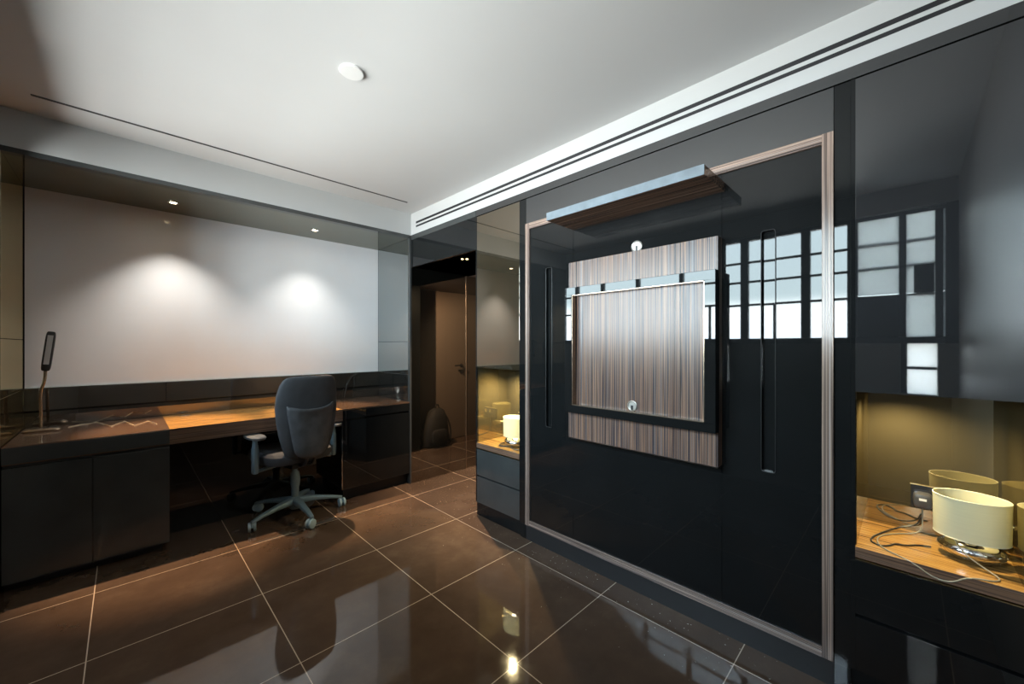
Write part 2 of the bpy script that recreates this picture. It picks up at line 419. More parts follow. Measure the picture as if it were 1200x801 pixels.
# linear slots
def slot(label, dims):
    t = thing('linear_air_slot', label, 'air vent', ((dims[0] + dims[1]) / 2, (dims[2] + dims[3]) / 2, dims[4]), group=None)
    child(t, 'slot_opening', dims, 'slot'); return t
t = slot('long thin black air slot cut in the white ceiling above the desk', (-0.32, 1.69, 2.948, 2.964, HC - 0.002, HC + 0.004))
t = slot('upper of two parallel black air slots in the bulkhead over the wardrobe', (X0 - 0.002, X0 + 0.006, -0.2, 3.11, 2.362, 2.380))
t = slot('lower of two parallel black air slots in the bulkhead over the wardrobe', (X0 - 0.002, X0 + 0.006, -0.2, 3.11, 2.330, 2.345))
bm = bmesh.new(); lathe(bm, [(0.050, 0), (0.050, -0.007), (0.047, -0.010), (0.020, -0.0105), (0.001, -0.0105)], (0.708, 1.712, HC), 32)
tag(obj('ceiling_disc', bm, 'white_plastic', smooth=True), 'small round white cover plate on the ceiling in mid room', 'ceiling cover')

# ================================================================== DESK NICHE
bd = thing('white_glass_board', 'large white glass writing board on the wall behind the desk', 'whiteboard', ((XW + X0) / 2, Y1, 1.0))
child(bd, 'glass_sheet', (XW + 0.012, X0 - 0.012, Y1, Y1 + 0.009, 1.004, HN), 'board')
child(bd, 'bottom_edge_trim', (XW + 0.012, X0 - 0.012, Y1 - 0.004, Y1 + 0.009, 0.998, 1.004), 'board_edge')
# niche side panels (tinted mirror glass)
for nm, xa_, xb_, mt, lab in (('side_mirror_panel', XW - 0.02, XW + 0.008, 'side_bronze', 'bronze tinted mirror panel closing the left end of the desk niche'),
                              ('side_mirror_panel', X0 - 0.012, X0 + 0.0, 'grey_glass', 'grey tinted mirror panel closing the right end of the desk niche')):
    t = thing(nm, lab, 'mirror panel', ((xa_ + xb_) / 2, (Y0 + Y1) / 2, 0.755))
    for z0, z1 in ((0.753, 0.995), (0.998, 1.298), (1.301, HN - 0.001)):
        child(t, 'glass_sheet', (xa_, xb_, Y0 + 0.0, Y1 - 0.006, z0, z1), mt, bevel=0.0012)
# splashback: lower sheet, upper slightly proud band in two sheets
sb = thing('splashback', 'black glass splashback band between the desk and white board', 'splashback', ((XW + X0) / 2, Y1 - 0.01, 0.753))
child(sb, 'lower_band', (XW + 0.008, X0 - 0.012, Y1 - 0.004, Y1 + 0.009, 0.752, 0.846), 'splash')
for a, b_ in ((XW + 0.008, 0.215), (0.218, X0 - 0.012)):
    child(sb, 'upper_band', (a, b_, Y1 - 0.022, Y1 + 0.009, 0.858, 0.996), 'splash', bevel=0.0015)
child(sb, 'ledge_trim', (XW + 0.008, X0 - 0.012, Y1 - 0.010, Y1 + 0.009, 0.846, 0.858), 'lacquer')

# desktop and cabinets
XLc, XRc = 0.197, 1.246
dk = thing('left_desk_cabinet', 'charcoal gloss floor cabinet under the desk lamp, left of the kneehole', 'cabinet', (-0.12, 3.5, 0))
child(dk, 'body', (XW + 0.01, XLc, Y0 + 0.02, Y1 - 0.026, 0.055, 0.655), 'lacquer_grey', 0.001)
child(dk, 'top', (XW + 0.01, XLc, Y0 + 0.0, Y1 - 0.005, 0.655, 0.750), M['brown_top'] if 'brown_top' in M else plain('brown_gloss_top', (0.11, 0.066, 0.043), 0.05, ior=1.6), 0.002)
child(dk, 'drawer_front', (XW + 0.01, XLc, Y0 - 0.004, Y0 + 0.0, 0.662, 0.744), 'lacquer_grey', 0.001)
for a, b_ in ((XW + 0.01, -0.128), (-0.125, XLc)):
    child(dk, 'door', (a, b_, Y0, Y0 + 0.02, 0.055, 0.640), 'lacquer_grey', 0.0015)
child(dk, 'plinth', (XW + 0.01, XLc - 0.03, Y0 + 0.07, Y1 - 0.03, 0.0, 0.055), 'black_plastic')
dt = thing('desktop', 'thick striped wood desktop slab between the two floor cabinets', 'desk', (0.72, 3.5, 0.65))
child(dt, 'worktop', (XLc, XRc, Y0, Y1 - 0.005, 0.665, 0.750), 'wood_x', 0.001)
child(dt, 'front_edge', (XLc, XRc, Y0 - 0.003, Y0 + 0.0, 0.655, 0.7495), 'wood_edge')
# kneehole back panel
struct('trim_7', (XLc, XRc, 3.49, 3.51, 0.0, 0.665), 'lacquer')
dr = thing('right_desk_cabinet', 'black gloss floor cabinet under the desk, right of the office chair', 'cabinet', (1.55, 3.5, 0))
child(dr, 'body', (XRc, X0 - 0.013, Y0 + 0.02, Y1 - 0.026, 0.10, 0.738), 'lacquer', 0.001)
child(dr, 'top', (XRc + 0.001, X0 - 0.013, Y0 + 0.0, Y1 - 0.005, 0.738, 0.750), plain('brown_gloss_top_right', (0.09, 0.056, 0.037), 0.04, ior=1.6), 0.001)
child(dr, 'drawer_front', (XRc, X0 - 0.013, Y0, Y0 + 0.02, 0.668, 0.737), 'lacquer', 0.001)
for a, b_ in ((XRc, 1.447), (1.450, X0 - 0.013)):
    child(dr, 'door', (a, b_, Y0, Y0 + 0.02, 0.10, 0.655), 'lacquer', 0.001)
child(dr, 'edge_strip', (XRc - 0.004, XRc - 0.0002, Y0 - 0.001, Y0 + 0.010, 0.10, 0.650), 'chrome')
child(dr, 'plinth', (XRc + 0.03, X0 - 0.013, Y0 + 0.06, Y1 - 0.03, 0.0, 0.10), 'black_plastic')

# downlights
def downlight(label, loc, e, spot, rad=0.022, warm=(1.0, 0.86, 0.66), lens='glow', blend=0.5, group=None, lampr=0.014, inner=0):
    t = thing('recessed_downlight', label, 'downlight', loc, group=group)
    bm = bmesh.new()
    rs = [ring(bm, (0, 0, z), r, r, 2, 28) for r, z in ((rad + 0.010, 0.0), (rad + 0.010, -0.003), (rad, -0.004), (rad - 0.003, 0.0))]
    loft(bm, rs, False, False); obj('trim_ring', bm, 'chrome', t, smooth=True)
    bm = bmesh.new(); lathe(bm, [(rad - 0.002, -0.001), (rad - 0.004, -0.003), (0.001, -0.004)], seg=24)
    obj('lens', bm, lens, t, smooth=True)
    if e:
        l = add_light('lamp_beam', 'SPOT', (0, 0, -0.012), e, warm, lampr, spot, blend)
        l.parent = t
    if inner:
        l = add_light('lamp_beam', 'SPOT', (0, 0, -0.013), inner, (1.0, 0.62, 0.32), 0.010, 38, 0.7, (R(-9), 0, 0)); l.parent = t
    return t
downlight('bright recessed downlight in the niche soffit nearer the left end', (0.238, 3.54, HN - 0.0005), 38, 92, warm=(1.0, 0.95, 0.88), blend=1.0, inner=210)
downlight('recessed downlight in the niche soffit nearer the right end', (1.15, 3.54, HN - 0.0005), 24, 92, warm=(1.0, 0.95, 0.88), blend=1.0, inner=210)
tl = thing('twin_downlight', 'pair of tiny warm spotlights set in the lobby ceiling', 'downlight', (2.0, 2.574, HH))
for s in (-0.014, 0.014):
    bm = bmesh.new(); lathe(bm, [(0.010, 0), (0.009, -0.003), (0.001, -0.004)], (s, -s, 0), 16)
    obj('lens', bm, 'glow_dim', tl, smooth=True)
l = add_light('lamp_beam', 'SPOT', (0, 0, -0.012), 190, (1.0, 0.70, 0.44), 0.008, 130, 0.6, (0, R(-38), 0)); l.parent = tl

# ================================================================== CABINET WALL
F = X0
# header over the doorway
struct('trim_8', (X0, XD, 2.266, Y0 + 0.003, HH, HB), 'lacquer')
struct('trim_9', (X0 - 0.0015, XD, 2.266, Y0, 2.228, HB), 'lacquer_grey')

# continuous fascia above all cabinets
struct('trim_10', (F, XD, YB, 2.266, 2.228, HB), 'upper_glass')

# ---- bedside niche cabinets
def niche_cabinet(label, y0, y1, glassmat, dmat):
    t = thing('bedside_niche_cabinet', label, 'cabinet', (XD - 0.3, (y0 + y1) / 2, 0))
    s = 0.012
    bm = bmesh.new()
    L = t.location
    def B(*d): box(bm, d[0] - L.x, d[1] - L.x, d[2] - L.y, d[3] - L.y, d[4], d[5])
    B(F, XD, y0, y0 + s, 0.097, 2.224); B(F, XD, y1 - s, y1, 0.097, 2.224)
    B(F + 0.02, XD, y0 + s, y1 - s, 0.097, 0.50)
    B(F + 0.02, XD, y0 + s, y1 - s, 1.10, 2.224)
    B(XB + 0.006, XD, y0 + s, y1 - s, 0.50, 1.10)
    obj('carcass', bm, 'lacquer', t)
    child(t, 'niche_back_mirror', (XB, XB + 0.006, y0 + s + 0.003, y1 - s - 0.003, 0.544, 1.10), 'niche_glass')
    child(t, 'niche_side_mirror', (F + 0.012, XB, y0 + s, y0 + s + 0.003, 0.544, 1.10), 'niche_glass')
    child(t, 'niche_side_mirror', (F + 0.012, XB, y1 - s - 0.003, y1 - s, 0.544, 1.10), 'niche_glass')
    child(t, 'upper_door', (F, F + 0.02, y0 + s, y1 - s, 1.098, 2.222), glassmat, 0.0012)
    child(t, 'wood_shelf', (F, XB, y0 + s, y1 - s, 0.505, 0.544), 'wood_y', 0.001)
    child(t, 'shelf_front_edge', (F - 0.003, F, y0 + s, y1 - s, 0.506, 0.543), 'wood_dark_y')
    child(t, 'trim_line', (F - 0.004, F + 0.02, y0 + s, y1 - s, 0.498, 0.502), 'gold_trim')
    child(t, 'drawer', (F, F + 0.02, y0 + s, y1 - s, 0.303, 0.495), dmat, 0.001)
    child(t, 'drawer', (F, F + 0.02, y0 + s, y1 - s, 0.100, 0.292), dmat, 0.001)
    child(t, 'plinth', (F + 0.012, XD, y0, y1, 0.0, 0.097), 'lacquer')
    return t
nl = niche_cabinet('narrow black cabinet with lit bedside niche between doorway and wardrobe', 1.800, 2.266, 'bronze_glass', 'lacquer_grey')  # drawers take a paler lacquer, lifted shadow tone put into their colour
nr = niche_cabinet('black cabinet with lit bedside niche at the right edge, nearest the camera', YB, 0.141, 'upper_glass', 'lacquer')

# ---- wardrobe
wd = thing('wardrobe', 'three door black gloss wardrobe framed by a striped wood strip', 'wardrobe', (2.2, 0.97, 0))
yA, yB_ = 0.189, 1.751
child(wd, 'carcass', (F + 0.022, XD, 0.141, 1.800, 0.0, 2.226), 'lacquer')
child(wd, 'side_post', (F, F + 0.022, 0.141, yA - 0.001, 0.0, 2.222), 'lacquer', 0.001)
child(wd, 'side_post', (F, F + 0.022, yB_ + 0.001, 1.800, 0.0, 2.222), 'lacquer', 0.001)
child(wd, 'top_panel', (F, F + 0.022, yA, yB_, 2.058, 2.222), 'upper_glass', 0.001)
child(wd, 'plinth', (F, F + 0.022, yA, yB_, 0.0, 0.095), 'black_plastic')
sw = 0.034
for nm, d, mt in (('frame_strip', (F - 0.010, F + 0.02, yA, yA + sw, 0.097, 2.056), 'strip_z'),
                  ('frame_strip', (F - 0.010, F + 0.02, yB_ - sw, yB_, 0.097, 2.056), 'strip_z'),
                  ('frame_strip', (F - 0.010, F + 0.02, yA + sw, yB_ - sw, 2.018, 2.056), 'strip_y'),
                  ('frame_strip', (F - 0.010, F + 0.02, yA + sw, yB_ - sw, 0.097, 0.131), 'strip_y')):
    child(wd, nm, d, mt, 0.001)
D1, D2 = 0.571, 1.372
def door_with_pull(y0, y1, py0, py1, pz0, pz1, rim):
    L = wd.location; bm = bmesh.new(); z0, z1 = 0.132, 2.017
    def B(*d): box(bm, d[0] - L.x, d[1] - L.x, d[2] - L.y, d[3] - L.y, d[4], d[5])
    a, b_ = F, F + 0.02
    B(a, b_, y0, py0, z0, z1); B(a, b_, py1, y1, z0, z1); B(a, b_, py0, py1, z0, pz0); B(a, b_, py0, py1, pz1, z1)
    B(b_ - 0.003, b_ + 0.001, py0, py1, pz0, pz1)
    d = obj('door', bm, 'lacquer', wd)
    # slim rounded rim of the recessed pull
    bm = bmesh.new(); pts = []
    r_ = 0.010
    for cy, cz, a0 in ((py1 - r_, pz1 - r_, 0), (py0 + r_, pz1 - r_, 90), (py0 + r_, pz0 + r_, 180), (py1 - r_, pz0 + r_, 270)):
        for k in range(5):
            th = R(a0 + 22.5 * k)
            pts.append((F - 0.002 - L.x, cy + r_ * math.cos(th) - L.y, cz + r_ * math.sin(th)))
    pts.append(pts[0]); tube(bm, pts, rim, 8)
    obj('recessed_pull', bm, 'black_plastic', d, smooth=True)
door_with_pull(yA + sw + 0.001, D1 - 0.001, 0.371, 0.421, 0.749, 1.735, 0.0018)
child(wd, 'door', (F, F + 0.02, D1 + 0.001, D2 - 0.001, 0.132, 2.017), 'lacquer')
door_with_pull(D2 + 0.001, yB_ - sw - 0.001, 1.532, 1.580, 0.76, 1.745, 0.0018)

# ---- shelf over the display panel
sh = thing('wall_shelf', 'dark lacquered display shelf jutting out above the striped panel', 'shelf', (1.75, 0.97, 1.94))
child(sh, 'board', (1.624, F - 0.0005, 0.560, 1.370, 1.938, 1.979), 'wood_dark_y', 0.001)
child(sh, 'front_edge', (1.620, 1.624, 0.560, 1.370, 1.938, 1.980), M.setdefault('edge_steel', plain('blue_grey_gloss_edge', (0.16, 0.20, 0.23), 0.12, ior=1.8, vary=0.15, scale=14)), 0.0008)

# ---- striped display panel with black frame (television bay)
tp = thing('display_panel', 'striped wood television panel with black frame on the middle door', 'wall panel', (1.84, 0.97, 0.74))
child(tp, 'veneer_board', (1.812, F - 0.0005, 0.570, 1.367, 0.740, 1.737), 'wood_z', 0.001)
L = tp.location; bm = bmesh.new()
fx0, fx1, fy0, fy1, fz0, fz1 = 1.772, 1.8118, 0.567, 1.363, 0.891, 1.588
for d in ((fx0, fx1, fy0, fy1, fz1 - 0.042, fz1), (fx0, fx1, fy0, fy1, fz0, fz0 + 0.040),
          (fx0, fx1, fy0, fy0 + 0.046, fz0 + 0.040, fz1 - 0.042), (fx0, fx1, fy1 - 0.046, fy1, fz0 + 0.040, fz1 - 0.042)):
    box(bm, d[0] - L.x, d[1] - L.x, d[2] - L.y, d[3] - L.y, d[4] - L.z, d[5] - L.z)
bmesh.ops.remove_doubles(bm, verts=bm.verts, dist=0.0001)
obj('black_frame', bm, 'lacquer', tp, bevel=0.0015)
bm = bmesh.new()
a, b_, c_, d_ = fy0 + 0.046, fy1 - 0.046, fz0 + 0.040, fz1 - 0.042
for dd in ((a - .001, b_ + .001, d_ - .004, d_), (a - .001, b_ + .001, c_, c_ + .004), (a, a + .004, c_, d_), (b_ - .004, b_, c_, d_)):
    box(bm, fx0 + 0.004 - L.x, fx1 - L.x, dd[0] - L.y, dd[1] - L.y, dd[2] - L.z, dd[3] - L.z)
obj('inner_bead', bm, 'brushed', tp)
child(tp, 'bottom_trim', (1.811, F - 0.0005, 0.570, 1.367, 0.736, 0.740), 'chrome')
def grommet(x, y, z, rad):
    bm = bmesh.new()
    rs = [ring(bm, (xx - L.x, y - L.y, z - L.z), r_, r_, 2, 28, Vector((0, 1, 0)), Vector((0, 0, 1))) for xx, r_ in ((x, rad), (x - 0.004, rad), (x - 0.006, rad * 0.86), (x - 0.004, rad * 0.72))]
    loft(bm, rs)
    g = obj('cable_grommet', bm, 'steel', tp)
    bm = bmesh.new()
    box(bm, x - 0.0065 - L.x, x - 0.004 - L.x, y - 0.006 - L.y, y + 0.006 - L.y, z - rad * 0.8 - L.z, z + rad * 0.1 - L.z)
    obj('cable_notch', bm, 'black_plastic', g)
grommet(F - 0.001, 0.972, 1.772, 0.030)
grommet(1.811, 0.968, 0.962, 0.026)

# ================================================================== SMALL THINGS
# ---- table lamps
def table_lamp(label, loc):
    t = thing('table_lamp', label, 'lamp', loc, R(90), 'table lamps in the bedside niches')
    bm = bmesh.new(); lathe(bm, [(0.040, 0.0), (0.058, 0.005), (0.075, 0.019), (0.080, 0.032), (0.076, 0.045), (0.058, 0.058), (0.034, 0.066), (0.016, 0.070)], seg=40, sx=1.0, sy=0.85)
    obj('base', bm, 'chrome', t, smooth=True)
    bm = bmesh.new(); lathe(bm, [(0.016, 0.070), (0.014, 0.085), (0.013, 0.110)], seg=20); obj('lamp_holder', bm, 'chrome', t, smooth=True)
    bm = bmesh.new(); lathe(bm, [(0.013, 0.110), (0.024, 0.130), (0.027, 0.150), (0.015, 0.170), (0.002, 0.176)], seg=20); obj('bulb', bm, 'white_plastic', t, smooth=True)
    bm = bmesh.new()
    rs = [ring(bm, (0, 0, z), a_, a_ * 0.85, 2, 56) for a_, z in ((0.087, 0.074), (0.089, 0.208), (0.0875, 0.208), (0.0855, 0.074))]
    loft(bm, rs + [rs[0]], False, False)
    s = obj('shade', bm, 'shade', t, smooth=True)
    for a_, z in ((0.0885, 0.2075), (0.0868, 0.0745)):
        bm = bmesh.new(); tube(bm, [(a_ * math.cos(2 * PI * k / 40), a_ * 0.85 * math.sin(2 * PI * k / 40), z) for k in range(41)], 0.0015, 6)
        obj('piping', bm, M.setdefault('piping', plain('cream_piping', (0.9, 0.87, 0.65), 0.6)), s, smooth=True)
    return t
lampR = table_lamp('cream drum table lamp on the bedside shelf nearest the camera', (2.035, -0.154, 0.5442))
lampL = dup(lampR, (1.985, 1.975, 0.5442), 'glowing cream drum table lamp in the far niche beside the doorway')
for c_ in lampL.children:
    if c_.name.startswith('bulb'):
        c_.data = c_.data.copy(); c_.data.materials[0] = emit('lit_bulb_glass', (1.0, 0.86, 0.6), 30)
l = add_light('bulb_light', 'POINT', (0, 0, 0.15), 1.6, (1.0, 0.86, 0.6), 0.028); l.parent = lampL
for nm, yy, e_ in (('a', 0.02, 16), ('b', 2.03, 32)):
    t = downlight('warm spotlight recessed in the roof of the %s bedside niche' % ('right hand' if nm == 'a' else 'left hand'),
                  (2.02, yy, 1.0998), e_, 150, rad=0.011, warm=(1.0, 0.80, 0.42), lens='glow_dim', blend=0.8, lampr=0.006)

# ---- sockets
def socket(label, x, y, z, rz):
    t = thing('power_socket', label, 'socket', (x, y, z), rz, 'power sockets in the bedside niches')
    # local: faces -x, wide along y
    boxo('plate', (-0.006, 0, -0.073, 0.073, -0.043, 0.043), 'socket', t, 0.002)
    boxo('metal_edge', (-0.0075, -0.0005, -0.0745, 0.0745, 0.0435, 0.0455), 'switch', t)
    boxo('switch_rocker', (-0.010, -0.006, -0.062, -0.044, 0.004, 0.030), 'switch', t, 0.001)
    boxo('switch_rocker', (-0.010, -0.006, -0.008, 0.010, 0.004, 0.030), 'switch', t, 0.001)
    return t
socket('black double power socket with plug on the right niche back', XB - 0.0005, -0.085, 0.683, 0)
socket('black double power socket behind the glowing lamp in the far niche', XB - 0.0005, 2.05, 0.70, 0)
pg = thing('plug_charger', 'dark grey plug adaptor pushed into the right niche socket', 'plug', (XB - 0.0065, -0.044, 0.676))
bm = bmesh.new()
rs = [ring(bm, (xx, 0, 0), a_, b_, 4, 28, Vector((0, 1, 0)), Vector((0, 0, 1))) for xx, a_, b_ in ((0, 0.026, 0.028), (-0.03, 0.026, 0.028), (-0.038, 0.023, 0.025), (-0.041, 0.016, 0.018))]
loft(bm, rs); obj('body', bm, 'plug', pg, smooth=True)
boxo('rating_sticker', (-0.0418, -0.0405, -0.010, 0.010, 0.003, 0.012), 'white_plastic', pg)
bm = bmesh.new(); zc = 0.547
S = 0.5442 + 0.003
tube(bm, [(2.150, -0.044, 0.650), (2.150, -0.044, 0.610), (2.148, -0.042, 0.565), (2.135, -0.02, S), (2.09, 0.03, S), (2.02, 0.075, S), (1.94, 0.075, S), (1.895, 0.045, S), (1.872, 0.01, S),
          (1.862, -0.02, 0.540), (1.857, -0.06, 0.515), (1.856, -0.10, 0.514), (1.862, -0.135, 0.545), (1.880, -0.195, S), (1.915, -0.205, S), (1.945, -0.175, S + 0.008), (1.955, -0.13, 0.585), (1.99, -0.115, 0.612)], 0.0022, 8, 2)
tag(obj('power_cable', bm, 'cable', smooth=True), 'thin grey cable looping from the plug over the right niche shelf', 'cable')
bm = bmesh.new()
tube(bm, [(2.035, -0.062, S + 0.002), (2.03, -0.03, S), (1.99, 0.0, S), (1.985, 0.03, S), (1.95, 0.04, S), (1.92, 0.07, S), (1.96, 0.10, S), (2.08, 0.06, S + 0.001), (2.14, 0.02, S + 0.01), (2.155, -0.03, S + 0.03), (2.160, -0.04, 0.61)], 0.0028, 8, 2)
tag(obj('lamp_cord', bm, 'cable_dark', smooth=True), 'black lamp cord lying on the right niche shelf behind the lamp', 'cable')
bm = bmesh.new()
tube(bm, [(1.955, 1.975, S), (1.925, 1.95, S), (1.905, 1.90, S), (1.94, 1.86, S), (1.98, 1.88, S), (2.0, 1.92, S), (1.93, 2.01, S), (1.90, 2.05, S), (1.96, 2.1, S), (2.1, 2.08, S), (2.16, 2.07, 0.56), (2.165, 2.06, 0.66)], 0.003, 8, 2)
tag(obj('lamp_cord', bm, 'cable_dark', smooth=True), 'black lamp cord coiled round the glowing lamp in the far niche', 'cable')

# ---- desk lamp
dl = thing('desk_lamp', 'slim desk lamp with a long narrow head standing on the left cabinet', 'lamp', (-0.348, 3.67, 0.7502), R(-4))
bm = bmesh.new(); rs = [ring(bm, (0, 0, z), a_, b_, 6, 36) for z, a_, b_ in ((0, 0.078, 0.062), (0.008, 0.079, 0.063), (0.016, 0.072, 0.055), (0.019, 0.060, 0.045))]
loft(bm, rs); bs = obj('base', bm, 'brushed', dl, smooth=True)
boxo('touch_panel', (0.015, 0.055, -0.03, 0.03, 0.019, 0.0205), 'chrome', bs)
bm = bmesh.new(); tube(bm, [(-0.01, 0, 0.018), (-0.01, 0, 0.16), (-0.012, 0, 0.24), (0.006, 0.0, 0.30), (0.008, 0, 0.38)], 0.0075, 12, 2); obj('stem', bm, 'brushed', dl, smooth=True)
hd = bpy.data.objects.new('head', None)
bm = bmesh.new(); Mx = Matrix.Translation((0.008, 0, 0.365)) @ Matrix.Rotation(R(6), 4, 'Y')
rs = [ring(bm, (0, yy, 0.115), a_, c_, 6, 36, Vector((1, 0, 0)), Vector((0, 0, 1))) for yy, a_, c_ in ((-0.010, 0.017, 0.117), (-0.008, 0.020, 0.120), (0.008, 0.020, 0.120), (0.010, 0.017, 0.117))]
loft(bm, rs); bm.transform(Mx); h_ = obj('head', bm, 'black_plastic', dl, smooth=True)
bm = bmesh.new(); box(bm, -0.0115, 0.0115, -0.0112, -0.0098, 0.035, 0.212); bm.transform(Mx); obj('light_strip', bm, 'led', h_)
bm = bmesh.new()
def arc_pts(): pass
zz = 0.7502 + 0.0025
tube(bm, [(-0.25, 3.70, zz), (-0.20, 3.77, zz), (-0.17, 3.76, zz), (-0.135, 3.815, zz), (-0.06, 3.55, zz), (0.0, 3.72, zz), (0.045, 3.47, zz), (0.11, 3.62, zz), (0.15, 3.44, zz)], 0.0022, 8)
tag(obj('lamp_cord', bm, 'cable_pale', smooth=True), 'thin pale zigzag folded cord trailing from the desk lamp', 'cable')
gm = thing('desk_grommet', 'small oval black cable outlet set in the striped desktop', 'cable outlet', (0.315, 3.72, 0.7502))
bm = bmesh.new(); lathe(bm, [(0.036, 0), (0.036, 0.003), (0.030, 0.005), (0.028, 0.003)], seg=28, sx=1, sy=0.6); obj('rim', bm, 'chrome', gm, smooth=True)
bm = bmesh.new(); lathe(bm, [(0.027, 0.003), (0.024, 0.0055), (0.001, 0.006)], seg=24, sx=1, sy=0.6); obj('cap', bm, 'black_plastic', gm, smooth=True)
bm = bmesh.new(); tube(bm, [(1.50, 3.802, 0.765), (1.515, 3.800, 0.86), (1.56, 3.795, 0.96), (1.62, 3.79, 0.985)], 0.003, 8, 2)
tag(obj('loose_cable', bm, 'cable_dark', smooth=True), 'short black cable curving up the splashback at the right end', 'cable')

# ---- office chair
CH = (0.91, 3.23)
ch = thing('office_chair', 'charcoal fabric office swivel chair pushed up to the desk', 'office chair', (CH[0], CH[1], 0), R(11))
X_ = Vector((1, 0, 0))
# local +y is forward, base angle measured in world
bm = bmesh.new(); lathe(bm, [(0.030, 0.045), (0.045, 0.06), (0.050, 0.10), (0.045, 0.125), (0.032, 0.135)], seg=24)
hub = obj('base_hub', bm, 'alu', ch, smooth=True)
for k in range(5):
    a_ = R(273 + 72 * k - 11); d = Vector((math.cos(a_), math.sin(a_), 0)); n = Vector((-d.y, d.x, 0)); Z = Vector((0, 0, 1))
    bm = bmesh.new(); rs = []
    for q, wz, hh, zc_ in ((0.035, 0.030, 0.024, 0.105), (0.14, 0.022, 0.018, 0.100), (0.25, 0.017, 0.012, 0.084), (0.31, 0.014, 0.010, 0.070), (0.325, 0.011, 0.008, 0.068)):
        rs.append(ring(bm, d * q + Z * zc_, wz, hh, 4, 20, n, Z))
    loft(bm, rs)
    lg = obj('leg', bm, 'alu', ch, smooth=True)
    c0 = d * 0.318
    tr = R(200 + 57 * k); f = Vector((math.cos(tr), math.sin(tr), 0)); sd = Vector((-f.y, f.x, 0))
    bm = bmesh.new(); cc = c0 + f * 0.014 + Z * 0.0315
    for s in (-1, 1):
        p0 = cc + sd * (0.007 * s); p1 = cc + sd * (0.024 * s)
        U_ = f; rs = [ring(bm, p0, 0.028, 0.028, 2, 24, f, Z), ring(bm, p0 + sd * 0.002 * s, 0.0315, 0.0315, 2, 24, f, Z), ring(bm, p1 - sd * 0.003 * s, 0.0315, 0.0315, 2, 24, f, Z), ring(bm, p1, 0.026, 0.026, 2, 24, f, Z)]
        loft(bm, rs)
    cyl(bm, cc - sd * 0.010, cc + sd * 0.010, 0.009)
    cyl(bm, c0 + Z * 0.035, c0 + Z * 0.072, 0.007)
    obj('castor', bm, 'castor', lg, smooth=True)
bm = bmesh.new(); lathe(bm, [(0.025, 0.13), (0.025, 0.20), (0.030, 0.22), (0.034, 0.26), (0.028, 0.31), (0.018, 0.33), (0.018, 0.40)], seg=24)
obj('gas_column', bm, 'alu', ch, smooth=True)
bm = bmesh.new(); box(bm, -0.09, 0.09, -0.13, 0.13, 0.375, 0.415); box(bm, -0.14, 0.14, -0.03, 0.03, 0.385, 0.405)
obj('tilt_mechanism', bm, 'black_plastic', ch, bevel=0.008)
bm = bmesh.new(); tube(bm, [(0.06, -0.02, 0.395), (0.17, -0.03, 0.39), (0.26, -0.02, 0.385)], 0.006, 10); lathe(bm, [(0.001, 0), (0.012, 0.004), (0.012, 0.02), (0.001, 0.024)], (0.262, -0.02, 0.373), 12)
obj('adjust_lever', bm, 'chrome', ch, smooth=True)
bm = bmesh.new(); rs = [ring(bm, (0, 0.06 + oy, z), a_, b_, 3.6, 48) for z, a_, b_, oy in ((0.415, 0.200, 0.20, 0), (0.425, 0.232, 0.235, 0), (0.455, 0.245, 0.250, 0), (0.485, 0.243, 0.248, 0), (0.503, 0.225, 0.232, 0), (0.508, 0.16, 0.17, 0))]
loft(bm, rs); obj('seat', bm, 'fabric', ch, smooth=True)
# back cushion: rings stacked in z; half-width, half-depth, y
def backring(bm, z, hw, hd, y, crv=0.03, n=3.0, seg=48):
    vs = ring(bm, (0, y, z), hw, hd, n, seg)
    for v in vs: v.co.y += crv * (v.co.x / 0.23) ** 2
    return vs
prof = [(0.462, 0.090, 0.012, -0.175), (0.470, 0.125, 0.026, -0.178), (0.49, 0.152, 0.034, -0.182), (0.56, 0.176, 0.040, -0.190), (0.64, 0.197, 0.042, -0.196), (0.74, 0.213, 0.041, -0.198), (0.84, 0.222, 0.038, -0.200),
        (0.92, 0.216, 0.035, -0.206), (0.985, 0.202, 0.031, -0.216), (1.022, 0.184, 0.026, -0.222), (1.040, 0.160, 0.018, -0.226), (1.046, 0.12, 0.009, -0.228)]
bm = bmesh.new(); loft(bm, [backring(bm, z, a_, b_, y) for z, a_, b_, y in prof]); bk = obj('backrest', bm, 'fabric', ch, smooth=True)
# hard shell on the lower back with a scooped upper edge
bm = bmesh.new(); NU, NV = 20, 16; g = []
for j in range(NV + 1):
    v_ = j / NV; row = []
    for i in range(NU + 1):
        s = -1 + 2 * i / NU
        hw = 0.105 + 0.062 * min(1, v_ / 0.9) ** 0.8
        hw *= 1 - 0.28 * max(0, 1 - v_ / 0.14) ** 2
        zt_ = 0.815 + 0.030 * s * s
        z = 0.462 + (zt_ - 0.462) * v_ + 0.014 * (s * s) * (1 - v_)
        x = s * hw
        bulge = -0.026 * (1 - abs(s) ** 4) * min(1, v_ * 6 + 0.35) - 0.016 * max(0, (v_ - 0.88) / 0.12) * (1 - s * s)
        y = -0.222 + 0.03 * (x / 0.23) ** 2 + bulge - 0.012
        row.append(bm.verts.new((x, y, z)))
    g.append(row)
for j in range(NV):
    for i in range(NU): bm.faces.new((g[j][i], g[j][i + 1], g[j + 1][i + 1], g[j + 1][i]))
o = obj('back_shell', bm, 'back_plastic', bk, smooth=True)
m = o.modifiers.new('solid', 'SOLIDIFY'); m.thickness = 0.008; m.offset = 0
bm = bmesh.new()
for s in (-0.028, 0.028):
    tube(bm, [(s, -0.225, 0.50), (s, -0.215, 0.43), (s, -0.15, 0.392), (s, -0.05, 0.392)], 0.011, 12, 2)
obj('back_support', bm, 'black_plastic', ch, smooth=True)
